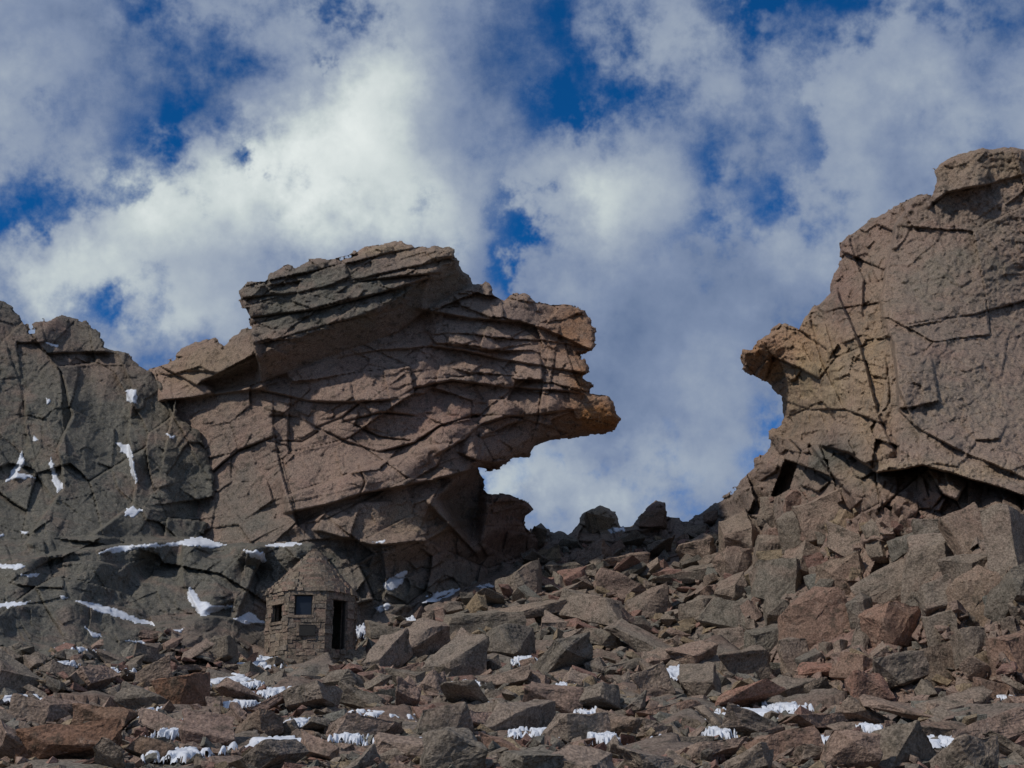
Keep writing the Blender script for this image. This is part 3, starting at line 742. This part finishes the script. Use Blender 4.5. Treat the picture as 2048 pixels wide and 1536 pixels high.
for k in range(8):
    M=face_mat(k);op=opens.get(k)
    z=-1.6
    while z<2.74:
        h=hr.uniform(.10,.24);h=min(h,2.78-z)
        x=-FW/2-.02
        segs=[]
        while x<FW/2-.02:
            w=hr.uniform(.13,.42)
            if FW/2-(x+w)<.14: w=FW/2+.02-x
            segs.append((x,x+w));x+=w
        for a,b in segs:
            parts=[(a,b,z,z+h)]
            if op and z+h>op[2]+.03 and z<op[3]-.03:
                parts=[]
                if a<op[0]: parts.append((a,min(b,op[0]),z,z+h))
                if b>op[1]: parts.append((max(a,op[1]),b,z,z+h))
            for (p,q,zz,zt) in parts:
                if q-p<.04: continue
                o=hr.uniform(-.03,.04);g=.004
                t=np.array(hr.choice(stone_t))*hr.uniform(.82,1.06)
                wall.box(M,p+g,q-g,-o-.02,.26,zz+g,zt-g,.016,tuple(t))
        z+=h
    mt=(.19,.152,.118)
    e=.005;D=.34
    if not op: wall.box(M,-FW/2+.03,FW/2-.03,e,D,-1.6,2.77,0,mt)
    else:
        a,b,c,d=op
        wall.box(M,-FW/2+.03,a,e,D,-1.6,2.77,0,mt);wall.box(M,b,FW/2-.03,e,D,-1.6,2.77,0,mt)
        wall.box(M,a,b,e,D,-1.6,c,0,mt);wall.box(M,a,b,e,D,d,2.77,0,mt)
        wall.box(M,a-.12,b+.12,-.05,.24,d-.02,d+.15,.01,(.23,.18,.135))
        if k!=1: wall.box(M,a-.08,b+.08,-.06,.24,c-.09,c+.02,.01,(.24,.185,.14))
wall.obj('wall',M_STONE,hut)
roof=Acc();NC=16;zz=2.70
for c in range(NC):
    f=c/NC;R=1.74*(1-f**1.1)+.12;R2=1.74*(1-((c+1)/NC)**1.1)+.12;h=1.94/NC
    n=max(6,int(2*math.pi*R/.30));a0=hr.uniform(0,1)
    for i in range(n):
        a=2*math.pi*(i+a0)/n;w=2*math.pi*R/n*1.02
        k2=(1-f)**2;Ri=R*((1-k2)+k2*(1/ max(.92,math.cos(((a+math.pi/2-math.radians(2)+math.pi/8)%(math.pi/4))-math.pi/8))))
        M=Matrix.Rotation(a+math.pi/2,4,'Z')@Matrix.Translation((0,-Ri,zz+hr.uniform(-.025,.025)))@Matrix.Rotation(hr.uniform(-.08,.08),4,'Y')
        t=np.array(hr.choice(stone_t))*hr.uniform(.8,1.)
        roof.box(M,-w/2,w/2,-hr.uniform(0,.04),.5 if R>.55 else max(.1,R*.9),-.03,h+hr.uniform(0,.02),.016,tuple(t),lean=min(.6*(R-R2),.1))
    zz+=h
roof.box(Matrix.Translation((0,0,zz)),-.12,.12,-.12,.12,-.3,.08,.03,(.21,.17,.13))
n=24;o=len(roof.V);roof.V.append((0,0,4.3));roof.T.append((.1,.09,.07))
for i in range(n):
    a=2*math.pi*i/n;roof.V.append((1.6*math.cos(a),1.6*math.sin(a),2.70));roof.T.append((.1,.09,.07))
tri=[]
for f in roof.F: tri+= [(f[0],f[1],f[2]),(f[0],f[2],f[3])]
for i in range(n): tri.append((o,o+1+i,o+1+(i+1)%n))
me=mesh_from('roof',roof.V,tri,np.array(roof.T),flat=True)
add_obj('roof',me,M_STONE,parent=hut)
def window(k,glass,lab):
    a,b,c,d=opens[k];M=face_mat(k)
    w=bpy.data.objects.new('window',None);COL.objects.link(w);w.parent=hut
    if lab: w['label']=lab
    fr=Acc();e=.05
    fr.box(M,a,a+e,.10,.17,c,d);fr.box(M,b-e,b,.10,.17,c,d);fr.box(M,a+e,b-e,.10,.17,d-e,d);fr.box(M,a+e,b-e,.10,.17,c,c+e)
    fr.obj('frame',M_WOOD,w)
    if glass:
        p=Acc();p.box(M,a+e,b-e,.13,.145,c+e,d-e);p.obj('pane',M_GLASS,w)
window(0,True,'bluish glass window in dark frame');window(7,False,'open unglazed dark window')
a,b,c,d=opens[1];M=face_mat(1);dr=Acc();e=.06
dr.box(M,a,a+e,.08,.2,c,d);dr.box(M,b-e,b,.08,.2,c,d);dr.box(M,a+e,b-e,.08,.2,d-e,d)
dr.obj('doorway',M_WOOD,hut,'open dark doorway with timber jambs')
pl=Acc();M=face_mat(0);pl.box(M,-.28,.36,-.11,-.03,.86,1.26)
for q in((-.28,.36,.84,.86),(-.28,.36,1.26,1.28)): pl.box(M,q[0],q[1],-.12,-.03,q[2],q[3])
pl.obj('plaque',M_PLATE,hut,'dark metal memorial plaque')

# ---------------- world: blue sky with broken cloud -------------------------------------------
w=bpy.data.worlds.new('World');scene.world=w;w.use_nodes=True;t=w.node_tree;t.nodes.clear();N=NT(t)
out=N.n('ShaderNodeOutputWorld')
SUN=Vector((-.66,-.50,.78)).normalized()
el=math.asin(SUN.z);az=math.atan2(SUN.x,SUN.y)
sky=N.n('ShaderNodeTexSky',sky_type='NISHITA');sky.sun_disc=False;sky.sun_elevation=el;sky.sun_rotation=az;sky.altitude=4000
d=N.n('ShaderNodeTexCoord').outputs['Generated']
f=N.math('MAXIMUM',N.vmath('DOT_PRODUCT',d,(0,ct,st),out=1),.06)
rt=N.vmath('DOT_PRODUCT',d,(1,0,0),out=1);upv=N.vmath('DOT_PRODUCT',d,(0,-st,ct),out=1)
cb=N.n('ShaderNodeCombineXYZ');N.l(N.math('DIVIDE',rt,f),cb.inputs[0]);N.l(N.math('DIVIDE',upv,f),cb.inputs[1])
p0=cb.outputs[0]
wn=N.noise(d,18,5,.62,0,1)
wn3=N.vmath('MULTIPLY',N.vmath('SUBTRACT',wn,(.5,.5,.5)),(.11,.11,0))
p=N.vmath('ADD',p0,wn3)
def gsum(lst,start):
    acc=start
    for (cx,cy,rx,ry,a) in lst:
        ix,iy=FPX/rx,FPX/ry;ux=(cx-1024)/FPX;uy=(768-cy)/FPX
        q=N.vmath('MULTIPLY_ADD',p,(ix,iy,0),(-ux*ix,-uy*iy,0))
        e=N.math('POWER',.36788,N.vmath('DOT_PRODUCT',q,q,out=1))
        acc=N.math('MULTIPLY_ADD',e,a,acc)
    return acc
holes=[(640,10,70,45,-.5),(280,20,110,50,-.45),(310,275,60,90,-.5),(120,400,105,46,-.55),(495,335,36,30,-.6),(655,120,26,22,-.5),(1150,90,120,95,-.45),
 (1035,420,40,80,-.52),(1022,545,26,80,-.55),(1480,20,90,50,-.5),(1700,30,140,60,-.55),(1250,170,100,60,-.35),(1100,225,55,40,-.45),(1610,230,50,110,-.42),(1430,470,90,38,-.42),
 (1430,340,55,45,-.35),(1550,370,60,45,-.35),(200,640,60,50,-.45),(1510,900,45,75,-.4),(20,440,60,35,-.45),(440,90,150,60,-.28),(1140,940,60,20,-.3),(260,420,50,40,-.35),(1900,20,80,30,-.4)]
pos_=[(780,250,200,260,.45),(60,130,140,190,.3),(1230,420,110,130,.35),(1850,330,240,230,.4),(350,520,230,110,.35),(1250,800,250,200,.45),(930,500,45,110,.2),(1350,620,280,130,.35)]
n1=N.noise(d,10,6,.56)
n2=N.noise(d,36,6,.63)
dens=gsum(holes+pos_,N.math('MULTIPLY_ADD',n1,1.5,N.math('MULTIPLY_ADD',n2,1.3,-.86)))
alpha=N.rng(dens,-.04,.72,0,1,True)
bright=[(780,170,110,150,.5),(700,360,180,140,.48),(560,330,130,110,.32),(350,430,150,110,.44),(60,200,110,200,.15),(300,600,200,80,.36),(1230,400,110,110,.36),(1000,960,120,60,.42),(1300,950,150,90,.25),(1200,650,120,100,.08),
  (1950,260,140,120,.22),(100,540,120,70,.3),(880,420,120,90,.3),(1700,430,200,80,.16),(450,180,220,100,-.08),(1600,620,160,140,-.06),(60,30,200,80,-.15),(1980,40,160,70,-.10)]
br=gsum(bright,N.math('MULTIPLY_ADD',n1,.9,N.math('MULTIPLY_ADD',n2,.25,-.36)))
cr=N.n('ShaderNodeValToRGB');N.l(br,cr.inputs[0]);e=cr.color_ramp.elements
e[0].position=0;e[0].color=(.11,.165,.29,1);e[1].position=1;e[1].color=(.82,.87,.85,1)
for pp,c in((.22,(.205,.265,.395,1)),(.45,(.35,.41,.495,1)),(.7,(.56,.625,.635,1))):
    q=e.new(pp);q.color=c
skc=N.mix(1.0,sky.outputs[0],(.005,.058,.108),'MULTIPLY')
col=N.mix(alpha,skc,cr.outputs[0])
bg=N.n('ShaderNodeBackground');N.l(col,bg.inputs[0]);bg.inputs[1].default_value=1.0
N.l(bg.outputs[0],out.inputs[0])
sl=bpy.data.lights.new('sun','SUN');sl.energy=2.6;sl.angle=math.radians(3);sl.color=(1,.93,.84)
so=bpy.data.objects.new('sun',sl);COL.objects.link(so);so.rotation_euler=SUN.to_track_quat('Z','Y').to_euler()
cam=bpy.data.cameras.new('camera');cam.sensor_width=36;cam.lens=18/(1024/FPX);cam.clip_end=6000
co=bpy.data.objects.new('camera',cam);COL.objects.link(co);co.location=(0,0,CZ);co.rotation_euler=(math.pi/2+TH,0,0)
scene.camera=co
scene.view_settings.view_transform='Standard';scene.view_settings.look='None';scene.view_settings.exposure=0
